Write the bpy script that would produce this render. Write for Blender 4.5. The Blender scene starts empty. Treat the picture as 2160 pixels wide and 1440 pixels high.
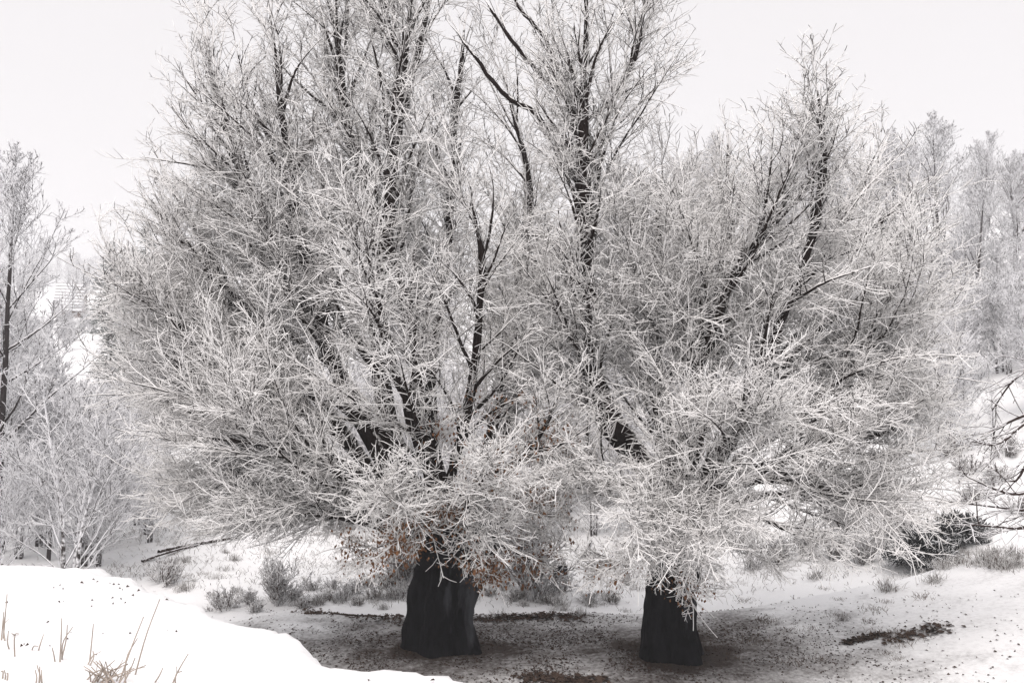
import bpy, math, random
import numpy as np
from mathutils import Vector

# ------------------------------------------------------------------ camera
F = 1695.0                     # focal length in photograph pixels (2160 wide)
ZC = 4.5                       # eye height above the hollow
TH = math.atan(140.0 / F)      # camera tilted up a little
scene = bpy.context.scene
C = scene.collection
cam_d = bpy.data.cameras.new('camera')
cam = bpy.data.objects.new('camera', cam_d)
C.objects.link(cam)
cam_d.sensor_width = 36.0
cam_d.lens = 36.0 * F / 2160.0
cam_d.clip_start = 0.05
cam_d.clip_end = 3000.0
cam.location = (0, 0, ZC)
cam.rotation_euler = (math.pi / 2 + TH, 0, 0)
scene.camera = cam

# ------------------------------------------------------------------ sky, sun, exposure
SUN_EL, SUN_ROT = math.radians(58), math.radians(200)
w = bpy.data.worlds.new('World')
scene.world = w
w.use_nodes = True
nt = w.node_tree
for n in list(nt.nodes):
    nt.nodes.remove(n)
sky = nt.nodes.new('ShaderNodeTexSky')
sky.sky_type = 'NISHITA'
sky.sun_disc = False
sky.sun_elevation = SUN_EL
sky.sun_rotation = SUN_ROT
sky.air_density = 1.0
sky.dust_density = 4.0
hs = nt.nodes.new('ShaderNodeHueSaturation')
hs.inputs['Saturation'].default_value = 0.25
mx = nt.nodes.new('ShaderNodeMix')
mx.data_type = 'RGBA'
mx.inputs['Factor'].default_value = 0.85          # overcast: a closed even cloud sheet
mx.inputs['B'].default_value = (6.25, 6.02, 6.08, 1)
bg = nt.nodes.new('ShaderNodeBackground')
bg.inputs['Strength'].default_value = 0.10
wo = nt.nodes.new('ShaderNodeOutputWorld')
nt.links.new(sky.outputs[0], hs.inputs['Color'])
nt.links.new(hs.outputs[0], mx.inputs['A'])
nt.links.new(mx.outputs['Result'], bg.inputs['Color'])
nt.links.new(bg.outputs[0], wo.inputs['Surface'])

sun_d = bpy.data.lights.new('sun', 'SUN')
sun_d.energy = 1.5
sun_d.angle = math.radians(35)
sun_d.color = (1.0, 0.93, 0.885)
sun = bpy.data.objects.new('sun', sun_d)
C.objects.link(sun)
# the brighter part of the cloud stands high, behind and left of the camera
sd = Vector((-0.22, -0.75, 1.1)).normalized()
sun.rotation_euler = sd.to_track_quat('Z', 'Y').to_euler()
sky.sun_elevation = math.asin(sd.z)
sky.sun_rotation = math.atan2(sd.x, sd.y)

vs = scene.view_settings
vs.view_transform = 'Standard'
vs.look = 'None'
vs.gamma = 1.0
vs.use_curve_mapping = False
vs.exposure = 0.62
cy = scene.cycles
cy.max_bounces = 8
cy.diffuse_bounces = 3
cy.glossy_bounces = 1
cy.transmission_bounces = 1
cy.volume_bounces = 1
cy.transparent_max_bounces = 4
cy.use_denoising = True
cy.denoiser = 'OPENIMAGEDENOISE'
cy.denoising_input_passes = 'RGB_ALBEDO_NORMAL'
cy.denoising_prefilter = 'ACCURATE'

# ------------------------------------------------------------------ helpers
rng = np.random.default_rng(7)
random.seed(7)


def P(x, y, Y):
    """photograph pixel and forward distance -> point of the place"""
    u, v = (x - 1080.0) / F, (720.0 - y) / F
    d = np.array((u, math.cos(TH) - v * math.sin(TH), math.sin(TH) + v * math.cos(TH)))
    return d * (Y / d[1]) + np.array((0, 0, ZC))


def nrm(a):
    return a / np.maximum(np.linalg.norm(a, axis=-1, keepdims=True), 1e-9)


def smooth(a, b, x):
    t = np.clip((x - a) / (b - a), 0, 1)
    return t * t * (3 - 2 * t)


_tab = np.random.default_rng(99).random((256, 256))


def vnoise(x, y):
    xi, yi = np.floor(x).astype(int), np.floor(y).astype(int)
    fx, fy = x - xi, y - yi
    fx, fy = fx * fx * (3 - 2 * fx), fy * fy * (3 - 2 * fy)
    a = _tab[xi % 256, yi % 256]
    b = _tab[(xi + 1) % 256, yi % 256]
    c = _tab[xi % 256, (yi + 1) % 256]
    d = _tab[(xi + 1) % 256, (yi + 1) % 256]
    return (a * (1 - fx) + b * fx) * (1 - fy) + (c * (1 - fx) + d * fx) * fy - 0.5


def fbm(x, y, o=4):
    s, a = 0, 1.0
    for k in range(o):
        s = s + a * vnoise(x * 2 ** k + 17.3 * k, y * 2 ** k + 5.1 * k)
        a *= 0.5
    return s


def mesh_from(name, V, Fq, smooth_shade=True, attr=None, mat=None):
    """V (n,3), Fq (m,3|4) -> mesh"""
    V = np.ascontiguousarray(V, dtype=np.float32)
    Fq = np.ascontiguousarray(Fq, dtype=np.int32)
    me = bpy.data.meshes.new(name)
    me.vertices.add(len(V))
    me.vertices.foreach_set('co', V.ravel())
    k = Fq.shape[1]
    me.loops.add(Fq.size)
    me.loops.foreach_set('vertex_index', Fq.ravel())
    me.polygons.add(len(Fq))
    me.polygons.foreach_set('loop_start', np.arange(0, Fq.size, k, dtype=np.int32))
    if smooth_shade:
        me.polygons.foreach_set('use_smooth', np.ones(len(Fq), dtype=bool))
    if attr is not None:
        for an, av in attr.items():
            at = me.attributes.new(an, 'FLOAT', 'POINT')
            at.data.foreach_set('value', np.ascontiguousarray(av, dtype=np.float32))
    me.update(calc_edges=True)
    if mat:
        me.materials.append(mat)
    return me


def link(name, me, parent=None, **props):
    o = bpy.data.objects.new(name, me)
    C.objects.link(o)
    if parent is not None:
        o.parent = parent
    for k, v in props.items():
        o[k] = v
    return o


def thing(name, loc, label, category, group=None, rz=0.0, scale=1.0):
    o = link(name, None, label=label, category=category)
    o.location = tuple(float(c) for c in loc)
    o.rotation_euler = (0, 0, rz)
    o.scale = (scale,) * 3
    o.empty_display_size = 0.3
    if group:
        o['group'] = group
    return o


def copy_tree(src, loc, rz, scale, **props):
    r = src.copy()
    C.objects.link(r)
    r.location = tuple(float(c) for c in loc)
    r.rotation_euler = (0, 0, rz)
    r.scale = scale if isinstance(scale, tuple) else (scale,) * 3
    for k, v in props.items():
        r[k] = v
    for ch in list(src.children):
        c = ch.copy()
        C.objects.link(c)
        c.parent = r
        for g in list(ch.children):
            d = g.copy()
            C.objects.link(d)
            d.parent = c
    return r


def tubes(pts, rad, S=3):
    """pts (N,K,3), rad (N,K) -> V, F, radius per vertex"""
    N, K, _ = pts.shape
    T = np.empty_like(pts)
    T[:, 1:-1] = pts[:, 2:] - pts[:, :-2]
    T[:, 0] = pts[:, 1] - pts[:, 0]
    T[:, -1] = pts[:, -1] - pts[:, -2]
    T = nrm(T)
    up = np.zeros_like(T)
    up[..., 2] = 1.0
    up[..., 0] = 0.03
    side = np.cross(T, up)
    bad = np.linalg.norm(side, axis=-1) < 0.15
    if bad.any():
        side[bad] = np.cross(T[bad], np.array((1.0, 0.2, 0)))
    side = nrm(side)
    # keep neighbouring rings from flipping
    for k in range(1, K):
        fl = (side[:, k] * side[:, k - 1]).sum(-1) < 0
        side[fl, k] *= -1
    nn = np.cross(side, T)
    a = np.pi / 2 + 2 * np.pi * np.arange(S) / S
    V = (pts[:, :, None, :] + rad[:, :, None, None] *
         (np.cos(a)[None, None, :, None] * side[:, :, None, :] + np.sin(a)[None, None, :, None] * nn[:, :, None, :]))
    V = V.reshape(-1, 3)
    R = np.repeat(rad.reshape(-1), S)
    base = (np.arange(N) * K * S)[:, None, None]
    k = (np.arange(K - 1) * S)[None, :, None]
    s = np.arange(S)[None, None, :]
    s2 = (s + 1) % S
    q = np.stack(np.broadcast_arrays(base + k + s, base + k + s2, base + k + S + s2, base + k + S + s), -1).reshape(-1, 4)
    return V, q, R


class Bag:
    """collects vertex / quad arrays"""
    def __init__(self):
        self.v, self.f, self.r, self.n = [], [], [], 0

    def add(self, V, Fq, R):
        self.v.append(V)
        self.f.append(Fq + self.n)
        self.r.append(R)
        self.n += len(V)

    def mesh(self, name, mat):
        return mesh_from(name, np.concatenate(self.v), np.concatenate(self.f), True,
                         {'thick': np.concatenate(self.r)}, mat)


def catmull(pts, K, r=None):
    p = np.asarray(pts, float)
    n = len(p)
    e = np.vstack([2 * p[0] - p[1], p, 2 * p[-1] - p[-2]])
    t = np.linspace(0, n - 1 - 1e-6, K)
    i = t.astype(int)
    f = (t - i)[:, None]
    a, b, c, d = e[i], e[i + 1], e[i + 2], e[i + 3]
    return 0.5 * (2 * b + (c - a) * f + (2 * a - 5 * b + 4 * c - d) * f ** 2 + (3 * b - a - 3 * c + d) * f ** 3)


def spawn(par, rpar, n, t0, t1, ang, angsd, L, K, env=None, up=0.0, wig=0.1, mode='any',
          taper=0.45, outc=None, outw=0.0, fuzz=0.12, roll=0.5, front=0.0, bend=0.0):
    """children of polylines par (N,Kp,3): returns child polylines, parent index, parent radius at the joint, length"""
    N, Kp, _ = par.shape
    n = np.broadcast_to(np.asarray(n, int), (N,))
    idx = np.repeat(np.arange(N), n)
    M = len(idx)
    if M == 0:
        return np.zeros((0, K, 3)), idx, np.zeros(0), np.zeros(0)
    ser = np.arange(M) - np.repeat(np.cumsum(n) - n, n)
    t = t0 + (t1 - t0) * (ser + rng.random(M)) / np.maximum(n[idx], 1)
    tt = np.clip(t, 0, 0.9999) * (Kp - 1)
    i = tt.astype(int)
    f = (tt - i)[:, None]
    A, B = par[idx, i], par[idx, i + 1]
    p0 = A * (1 - f) + B * f
    T = nrm(B - A)
    rp = rpar[idx, i] * (1 - f[:, 0]) + rpar[idx, i + 1] * f[:, 0]
    upv = np.array((0, 0, 1.0))
    side = np.cross(T, upv + 0.001)
    bad = np.linalg.norm(side, axis=1) < 0.12
    side[bad] = nrm(rng.normal(size=(bad.sum(), 3)))
    side = nrm(side)
    nn = nrm(np.cross(side, T))
    if mode == 'flat':
        az = np.where(ser % 2 == 0, 0, np.pi) + rng.normal(0, roll, M)
    else:
        az = rng.random(M) * 2 * np.pi
    S = np.cos(az)[:, None] * side + np.sin(az)[:, None] * nn
    if outc is not None:
        S = nrm(S + outw * nrm((p0 - outc) * np.array((1, 1, 0.35))))
    th = np.clip(rng.normal(ang, angsd, M), 0.15, 1.6)
    d = nrm(np.cos(th)[:, None] * T + np.sin(th)[:, None] * S)
    Ln = (np.asarray(L)[idx] if np.ndim(L) else L) * (1 - taper * (t - t0) / max(t1 - t0, 1e-6)) * np.clip(rng.normal(1, 0.25, M), 0.45, 1.7)
    if env is not None:
        fz = np.clip(rng.normal(1.0, fuzz, M), 0.75, 1.3)
        ok = np.ones(M, bool)
        keep = np.zeros(M)
        for s in np.linspace(0.1, 1.0, 10):
            q = p0 + d * (Ln * s)[:, None] + upv * (up * 0.5 * Ln * s * s)[:, None]
            ok &= env(q, fz)
            keep[ok] = s
        Ln = Ln * keep
    sel = (Ln > 0.05) & ~((d[:, 1] < -0.45) & (rng.random(M) < front))
    idx, p0, d, Ln, rp = idx[sel], p0[sel], d[sel], Ln[sel], rp[sel]
    M = len(idx)
    out = np.empty((M, K, 3))
    out[:, 0] = p0
    step = (Ln / (K - 1))[:, None]
    bv = rng.normal(0, bend, (M, 3)) / max(K - 1, 1)
    for k in range(1, K):
        d = nrm(d + upv * (up / (K - 1)) + bv + rng.normal(0, wig, (M, 3)))
        out[:, k] = out[:, k - 1] + d * step
    return out, idx, rp, Ln


def taperR(r0, r1, K):
    s = np.linspace(0, 1, K)[None, :]
    return r0[:, None] * (1 - s) + r1[:, None] * s


# ------------------------------------------------------------------ materials
def mat_new(name):
    m = bpy.data.materials.new(name)
    m.use_nodes = True
    t = m.node_tree
    b = t.nodes['Principled BSDF']
    b.inputs['Specular IOR Level'].default_value = 0.04
    return m, t, b


def frost_mat(name, bark, frost, lo, hi, k_noise=0.8, twig_bias=0.70, scale=9.0, tmin=0.0085, tmax=0.034):
    """bark with rime and snow lying on the upper side; thin twigs are coated nearly all round"""
    m, t, b = mat_new(name)
    N, Lk = t.nodes, t.links
    geo = N.new('ShaderNodeNewGeometry')
    sep = N.new('ShaderNodeSeparateXYZ')
    Lk.new(geo.outputs['Normal'], sep.inputs[0])
    tc = N.new('ShaderNodeTexCoord')
    no = N.new('ShaderNodeTexNoise')
    no.inputs['Scale'].default_value = scale
    no.inputs['Detail'].default_value = 3
    Lk.new(tc.outputs['Object'], no.inputs['Vector'])
    at = N.new('ShaderNodeAttribute')
    at.attribute_name = 'thick'
    mr = N.new('ShaderNodeMapRange')
    mr.inputs['From Min'].default_value = tmin
    mr.inputs['From Max'].default_value = tmax
    mr.inputs['To Min'].default_value = twig_bias
    mr.inputs['To Max'].default_value = -0.42
    Lk.new(at.outputs['Fac'], mr.inputs['Value'])
    a1 = N.new('ShaderNodeMath'); a1.operation = 'SUBTRACT'; a1.inputs[1].default_value = 0.5
    Lk.new(no.outputs['Fac'], a1.inputs[0])
    a2 = N.new('ShaderNodeMath'); a2.operation = 'MULTIPLY_ADD'; a2.inputs[1].default_value = k_noise * 2
    Lk.new(a1.outputs[0], a2.inputs[0]); Lk.new(sep.outputs['Z'], a2.inputs[2])
    a3 = N.new('ShaderNodeMath'); a3.operation = 'ADD'
    Lk.new(a2.outputs[0], a3.inputs[0]); Lk.new(mr.outputs[0], a3.inputs[1])
    ms = N.new('ShaderNodeMapRange'); ms.interpolation_type = 'SMOOTHSTEP'
    ms.inputs['From Min'].default_value = lo
    ms.inputs['From Max'].default_value = hi
    Lk.new(a3.outputs[0], ms.inputs['Value'])
    # bark colour variation
    n2 = N.new('ShaderNodeTexNoise'); n2.inputs['Scale'].default_value = 3.0; n2.inputs['Detail'].default_value = 6
    Lk.new(tc.outputs['Object'], n2.inputs['Vector'])
    cr = N.new('ShaderNodeMix'); cr.data_type = 'RGBA'
    cr.inputs['A'].default_value = (*[c * 0.55 for c in bark], 1)
    cr.inputs['B'].default_value = (*[c * 1.6 for c in bark], 1)
    Lk.new(n2.outputs['Fac'], cr.inputs['Factor'])
    mixc = N.new('ShaderNodeMix'); mixc.data_type = 'RGBA'
    Lk.new(ms.outputs[0], mixc.inputs['Factor'])
    Lk.new(cr.outputs['Result'], mixc.inputs['A'])
    mixc.inputs['B'].default_value = (*frost, 1)
    Lk.new(mixc.outputs['Result'], b.inputs['Base Color'])
    b.inputs['Roughness'].default_value = 0.85
    return m


M_TWIG = frost_mat('frosted_beech_bark', (0.014, 0.009, 0.008), (0.91, 0.90, 0.895), 0.0, 0.35)
M_WOOD = frost_mat('frosted_wood_bark', (0.045, 0.038, 0.038), (0.86, 0.86, 0.88), 0.0, 0.45, tmin=0.018, tmax=0.07)
M_DARK = frost_mat('dark_wet_bark', (0.040, 0.028, 0.025), (0.84, 0.84, 0.86), 0.15, 0.5, twig_bias=0.25)


def trunk_mat():
    m, t, b = mat_new('old_beech_trunk_bark')
    N, Lk = t.nodes, t.links
    tc = N.new('ShaderNodeTexCoord')
    mp = N.new('ShaderNodeMapping'); mp.inputs['Scale'].default_value = (5, 5, 1.3)
    Lk.new(tc.outputs['Object'], mp.inputs[0])
    n1 = N.new('ShaderNodeTexNoise'); n1.inputs['Scale'].default_value = 1.6; n1.inputs['Detail'].default_value = 8
    n1.inputs['Roughness'].default_value = 0.65
    Lk.new(mp.outputs[0], n1.inputs['Vector'])
    cr = N.new('ShaderNodeValToRGB')
    e = cr.color_ramp.elements
    e[0].position = 0.35; e[0].color = (0.004, 0.004, 0.005, 1)
    e[1].position = 0.75; e[1].color = (0.016, 0.016, 0.019, 1)
    Lk.new(n1.outputs['Fac'], cr.inputs[0])
    # pale upright streaks mixed into the bark colour
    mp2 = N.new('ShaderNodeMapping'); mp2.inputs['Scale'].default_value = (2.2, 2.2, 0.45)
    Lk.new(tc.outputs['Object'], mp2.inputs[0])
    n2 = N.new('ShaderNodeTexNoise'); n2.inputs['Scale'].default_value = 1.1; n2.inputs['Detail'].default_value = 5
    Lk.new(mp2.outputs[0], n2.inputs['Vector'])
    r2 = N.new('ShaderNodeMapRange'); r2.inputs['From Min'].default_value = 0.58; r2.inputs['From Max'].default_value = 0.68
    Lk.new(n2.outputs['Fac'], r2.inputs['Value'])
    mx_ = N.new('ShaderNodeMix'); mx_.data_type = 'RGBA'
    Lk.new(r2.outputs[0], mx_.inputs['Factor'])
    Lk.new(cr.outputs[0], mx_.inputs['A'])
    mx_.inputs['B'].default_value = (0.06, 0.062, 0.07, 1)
    Lk.new(mx_.outputs['Result'], b.inputs['Base Color'])
    b.inputs['Roughness'].default_value = 0.8
    bp = N.new('ShaderNodeBump'); bp.inputs['Strength'].default_value = 0.9; bp.inputs['Distance'].default_value = 0.08
    Lk.new(n1.outputs['Fac'], bp.inputs['Height'])
    Lk.new(bp.outputs[0], b.inputs['Normal'])
    return m


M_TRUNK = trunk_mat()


def plain(name, col, rough=0.85, var=0.35, scale=20.0):
    m, t, b = mat_new(name)
    N, Lk = t.nodes, t.links
    tc = N.new('ShaderNodeTexCoord')
    no = N.new('ShaderNodeTexNoise'); no.inputs['Scale'].default_value = scale; no.inputs['Detail'].default_value = 4
    Lk.new(tc.outputs['Object'], no.inputs['Vector'])
    mx_ = N.new('ShaderNodeMix'); mx_.data_type = 'RGBA'
    mx_.inputs['A'].default_value = (*[c * (1 - var) for c in col], 1)
    mx_.inputs['B'].default_value = (*[min(1, c * (1 + var)) for c in col], 1)
    Lk.new(no.outputs['Fac'], mx_.inputs['Factor'])
    Lk.new(mx_.outputs['Result'], b.inputs['Base Color'])
    b.inputs['Roughness'].default_value = rough
    return m


M_LEAF = plain('withered_beech_leaf', (0.17, 0.085, 0.045), var=0.9, scale=7.0)
M_LITTER = plain('fallen_leaf', (0.065, 0.045, 0.036), var=0.6, scale=2.0)
M_STRAW = plain('dry_straw', (0.36, 0.31, 0.27), var=0.5, scale=8.0)
M_GRASS = plain('dead_grass', (0.13, 0.095, 0.075), var=0.6, scale=3.0)
M_HUTWALL = plain('brown_hut_boards', (0.10, 0.06, 0.045), var=0.3, scale=4.0)
M_SNOWTHIN = plain('settled_snow', (0.85, 0.86, 0.88), var=0.03, scale=5.0)

TREE_A = P(933, 1352, 15.6)
TREE_B = P(1420, 1378, 15.2)


def snow_mat():
    m, t, b = mat_new('snow_cover')
    N, Lk = t.nodes, t.links
    tc = N.new('ShaderNodeTexCoord')
    at = N.new('ShaderNodeAttribute'); at.attribute_name = 'bare'
    n1 = N.new('ShaderNodeTexNoise'); n1.inputs['Scale'].default_value = 11.0; n1.inputs['Detail'].default_value = 9
    n1.inputs['Roughness'].default_value = 0.72
    mp = N.new('ShaderNodeMapping'); mp.inputs['Scale'].default_value = (1.0, 0.8, 1)
    Lk.new(tc.outputs['Object'], mp.inputs[0]); Lk.new(mp.outputs[0], n1.inputs['Vector'])
    n2 = N.new('ShaderNodeTexNoise'); n2.inputs['Scale'].default_value = 1.1; n2.inputs['Detail'].default_value = 4
    Lk.new(tc.outputs['Object'], n2.inputs['Vector'])
    # where the snow is thin the litter shows through: bare + noise > threshold
    s1 = N.new('ShaderNodeMath'); s1.operation = 'MULTIPLY_ADD'; s1.inputs[1].default_value = 0.85
    Lk.new(n1.outputs['Fac'], s1.inputs[0]); Lk.new(at.outputs['Fac'], s1.inputs[2])
    s2 = N.new('ShaderNodeMath'); s2.operation = 'MULTIPLY_ADD'; s2.inputs[1].default_value = 0.4
    Lk.new(n2.outputs['Fac'], s2.inputs[0]); Lk.new(s1.outputs[0], s2.inputs[2])
    mr = N.new('ShaderNodeMapRange'); mr.interpolation_type = 'SMOOTHSTEP'
    mr.inputs['From Min'].default_value = 0.86
    mr.inputs['From Max'].default_value = 1.75
    Lk.new(s2.outputs[0], mr.inputs['Value'])
    lit = N.new('ShaderNodeMix'); lit.data_type = 'RGBA'
    n3 = N.new('ShaderNodeTexNoise'); n3.inputs['Scale'].default_value = 30; n3.inputs['Detail'].default_value = 3
    Lk.new(tc.outputs['Object'], n3.inputs['Vector'])
    Lk.new(n3.outputs['Fac'], lit.inputs['Factor'])
    lit.inputs['A'].default_value = (0.018, 0.013, 0.011, 1)
    lit.inputs['B'].default_value = (0.10, 0.08, 0.072, 1)
    mc = N.new('ShaderNodeMix'); mc.data_type = 'RGBA'
    Lk.new(mr.outputs[0], mc.inputs['Factor'])
    mc.inputs['A'].default_value = (0.90, 0.905, 0.915, 1)
    Lk.new(lit.outputs['Result'], mc.inputs['B'])
    Lk.new(mc.outputs['Result'], b.inputs['Base Color'])
    b.inputs['Roughness'].default_value = 0.75
    bp = N.new('ShaderNodeBump'); bp.inputs['Strength'].default_value = 0.35; bp.inputs['Distance'].default_value = 0.03
    Lk.new(n1.outputs['Fac'], bp.inputs['Height'])
    Lk.new(bp.outputs[0], b.inputs['Normal'])
    return m


M_SNOW = snow_mat()

# ------------------------------------------------------------------ ground
EDGE = np.array([(-60, 16), (-30, 12.5), (-8, 9.8), (-5.4, 9.0), (-4.4, 8.7), (-3.1, 7.6), (-1.96, 6.5), (-1.31, 5.68),
                 (-0.64, 5.4), (-0.06, 5.14), (1.5, 4.2), (6, 0.5), (14, -6), (60, -40)], float)


def edge_dist(x, y):
    """signed distance to the bank's edge: positive beyond it (in the hollow)"""
    best = np.full(np.shape(x), 1e9)
    sgn = np.ones(np.shape(x))
    for a, b in zip(EDGE[:-1], EDGE[1:]):
        ab = b - a
        t = np.clip(((x - a[0]) * ab[0] + (y - a[1]) * ab[1]) / (ab @ ab), 0, 1)
        dx, dy = x - (a[0] + t * ab[0]), y - (a[1] + t * ab[1])
        d = np.hypot(dx, dy)
        s = np.sign(ab[0] * dy - ab[1] * dx)
        m = d < best
        best = np.where(m, d, best)
        sgn = np.where(m, s, sgn)
    return best * sgn


YL = [-50, 19, 24, 30, 45, 60, 80, 110, 150, 200, 300, 450, 700]
ZL = [0, 0, 0.1, 0.3, 1.2, 4.0, 9.5, 14.5, 22, 30, 48, 72, 92]
YR = [-50, 18.5, 20, 24, 30, 45, 60, 80, 110, 150, 200, 300, 450, 700]
ZR = [0, 0, -0.55, -0.2, 1.0, 6.0, 12, 19, 28, 37, 45, 58, 70, 75]


def ground_z(x, y):
    x, y = np.asarray(x, float), np.asarray(y, float)
    e = edge_dist(x, y) + 0.10 * vnoise(x * 1.1, y * 1.1) + 0.10 * vnoise(x * 4, y * 4)
    k = smooth(-2, 10, x)
    far = np.interp(y, YL, ZL) * (1 - k) + np.interp(y, YR, ZR) * k
    right = 0.02 * np.maximum(0, x - 3.0) ** 2 * (1 - smooth(16, 40, x)) + smooth(16, 40, x) * 8
    right = right * (1 - 0.6 * smooth(20, 40, y))
    hollow = far + right
    # small level platform edge behind the trees
    hollow = hollow - 0.22 * smooth(18.0, 18.9, y + 0.5 * vnoise(x * .7, y * .7)) * (1 - smooth(3, 8, x)) * smooth(-7, -3, x)
    rough = 0.10 * fbm(x * 0.35, y * 0.35) + 0.035 * fbm(x * 2.2, y * 2.2, 3)
    rough = rough + 0.25 * fbm(x * .5 + 9, y * .5) * smooth(19, 26, y) + 1.8 * fbm(x * .06, y * .06) * smooth(35, 80, y)
    bank = ZC - 1.63 + 0.04 * fbm(x * 0.6, y * 0.6 + 3) + 0.025 * fbm(x * 3.1, y * 3.1, 3)
    bank = bank - 0.10 * smooth(-0.7, 0.1, e) + 0.05 * fbm(x * 5, y * 5, 3) * smooth(-1.2, -0.1, e) + 0.03 * fbm(x * 2.3, y * 4, 3)
    f = smooth(0.0, 3.2, e)
    lip = 0.5 * smooth(-0.05, 0.4, e)
    return np.where(e < -0.05, bank, (bank - lip) * (1 - f) + (hollow + rough) * f)


def gz(x, y):
    return float(ground_z(np.array([x]), np.array([y]))[0])


def graded(segs):
    out = [segs[0][0]]
    for a, b, s0, s1 in segs:
        n = max(1, int(round((b - a) / ((s0 + s1) / 2))))
        d = np.linspace(s0, s1, n)
        d *= (b - a) / d.sum()
        out += list(a + np.cumsum(d))
    return np.array(out)


def build_ground():
    xs = graded([(-520, -60, 30, 6), (-60, -14, 6, .5), (-14, -7, .4, .12), (-7, 3, .11, .11), (3, 14, .14, .18), (14, 60, .5, 6), (60, 520, 6, 30)])
    ys = graded([(-40, 2, 6, .4), (2, 10, .10, .10), (10, 22, .13, .16), (22, 40, .2, .8), (40, 120, 1, 4), (120, 560, 5, 25)])
    X, Y = np.meshgrid(xs, ys)
    Z = ground_z(X, Y)
    V = np.stack([X, Y, Z], -1).reshape(-1, 3)
    nx, ny = len(xs), len(ys)
    i = (np.arange(ny - 1)[:, None] * nx + np.arange(nx - 1)[None, :]).reshape(-1)
    Fq = np.stack([i, i + 1, i + nx + 1, i + nx], -1)
    # thin snow under the crowns
    e = edge_dist(X, Y)
    bare = np.zeros_like(X)
    for c, r in ((TREE_A, 5.4), (TREE_B, 5.0)):
        d = np.hypot((X - c[0]) * 0.92, (Y - c[1]) * 1.15) * (1 + 0.55 * fbm(X * .9 + 3, Y * 1.4)) + 0.5 * vnoise(X * 3, Y * 3)
        bare = np.maximum(bare, 0.92 * (1 - smooth(1.0, r * 1.3, d)))
        bare = np.maximum(bare, 1.32 * (1 - smooth(0.1, 3.2, d)))
    bare = bare * smooth(0.05, 0.7, e)
    plat = (Y + 0.5 * vnoise(X * .7, Y * .7))
    bare = np.where((plat > 18.9) , bare * 0.3, bare)
    rim = np.exp(-((plat - 18.5) / 0.22) ** 2) * smooth(-4.5, -3, X) * (1 - smooth(1.5, 3, X))
    bare = np.maximum(bare, 0.62 * rim)
    bare = np.maximum(bare, 0.36 * smooth(2.0, 6, e) * smooth(1, 4, X) * (1 - smooth(17.5, 18.6, Y)))
    bare = np.maximum(bare, (0.18 + 0.6 * np.maximum(0, fbm(X * .45, Y * .7 + 40))) * smooth(19.5, 23, Y) * (1 - smooth(45, 70, Y)))
    me = mesh_from('ground', V, Fq, True, {'bare': bare.reshape(-1)}, M_SNOW)
    link('ground', me, kind='structure', label='snow covered ground of the bank, the hollow and the wooded hillside')


build_ground()

# ------------------------------------------------------------------ the two old beeches
def env_from(ells, Y0):
    """union of ellipsoids given by photograph position, at the tree's own distance"""
    cs, rs = [], []
    for (x, y, rx, ry, rd, dy) in ells:
        c = P(x, y, Y0 + dy)
        sc = (Y0 + dy) / F
        cs.append(c)
        rs.append((rx * sc, rd, ry * sc))
    cs, rs = np.array(cs), np.array(rs)

    def inside(p, fz=1.0):
        ok = np.zeros(len(p), bool)
        for c, r in zip(cs, rs):
            q = (p - c) / r
            ok |= (q * q).sum(1) < fz * fz
        return ok
    return inside


def make_trunk(path, radii, seed, flutes, K=64, S=64, flare=0.36, burl=0.12):
    pts = catmull(path, K)
    r = np.interp(np.linspace(0, 1, K), np.linspace(0, 1, len(radii)), radii)
    a = np.linspace(0, 2 * np.pi, S, endpoint=False)
    T = nrm(np.gradient(pts, axis=0))
    sx = nrm(np.cross(T, np.array((0, 1.0, 0))))
    sy = nrm(np.cross(sx, T))
    s = np.linspace(0, 1, K)
    rs = np.random.default_rng(seed)
    ph = rs.random(6) * 6.28
    A, Sg = np.meshgrid(a, s)
    mod = 1 + 0.07 * np.cos(flutes * A + ph[0] + 0.6 * Sg) + 0.05 * np.cos((flutes + 2) * A + ph[1] - 1.2 * Sg) + 0.04 * np.cos(2 * A + ph[2])
    root = flare * np.exp(-Sg * 7.0) * (0.55 + 0.75 * np.maximum(0, np.cos(flutes * A + ph[0])))
    bumps = burl * 2 * fbm(A * 2.2 + seed, Sg * 7, 3) * (0.4 + Sg) + 0.10 * fbm(A * 5 + seed, Sg * 14, 3)
    ends = np.minimum(1, (1 - Sg) * 9) ** 0.5
    R = r[:, None] * (mod + root + bumps) * np.maximum(ends, 0.02)
    V = pts[:, None, :] + R[..., None] * (np.cos(A)[..., None] * sx[:, None, :] + np.sin(A)[..., None] * sy[:, None, :])
    V = V.reshape(-1, 3)
    k = np.arange(K - 1)[:, None] * S
    j = np.arange(S)[None, :]
    q = np.stack(np.broadcast_arrays(k + j, k + (j + 1) % S, k + S + (j + 1) % S, k + S + j), -1).reshape(-1, 4)
    return V, q


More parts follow.
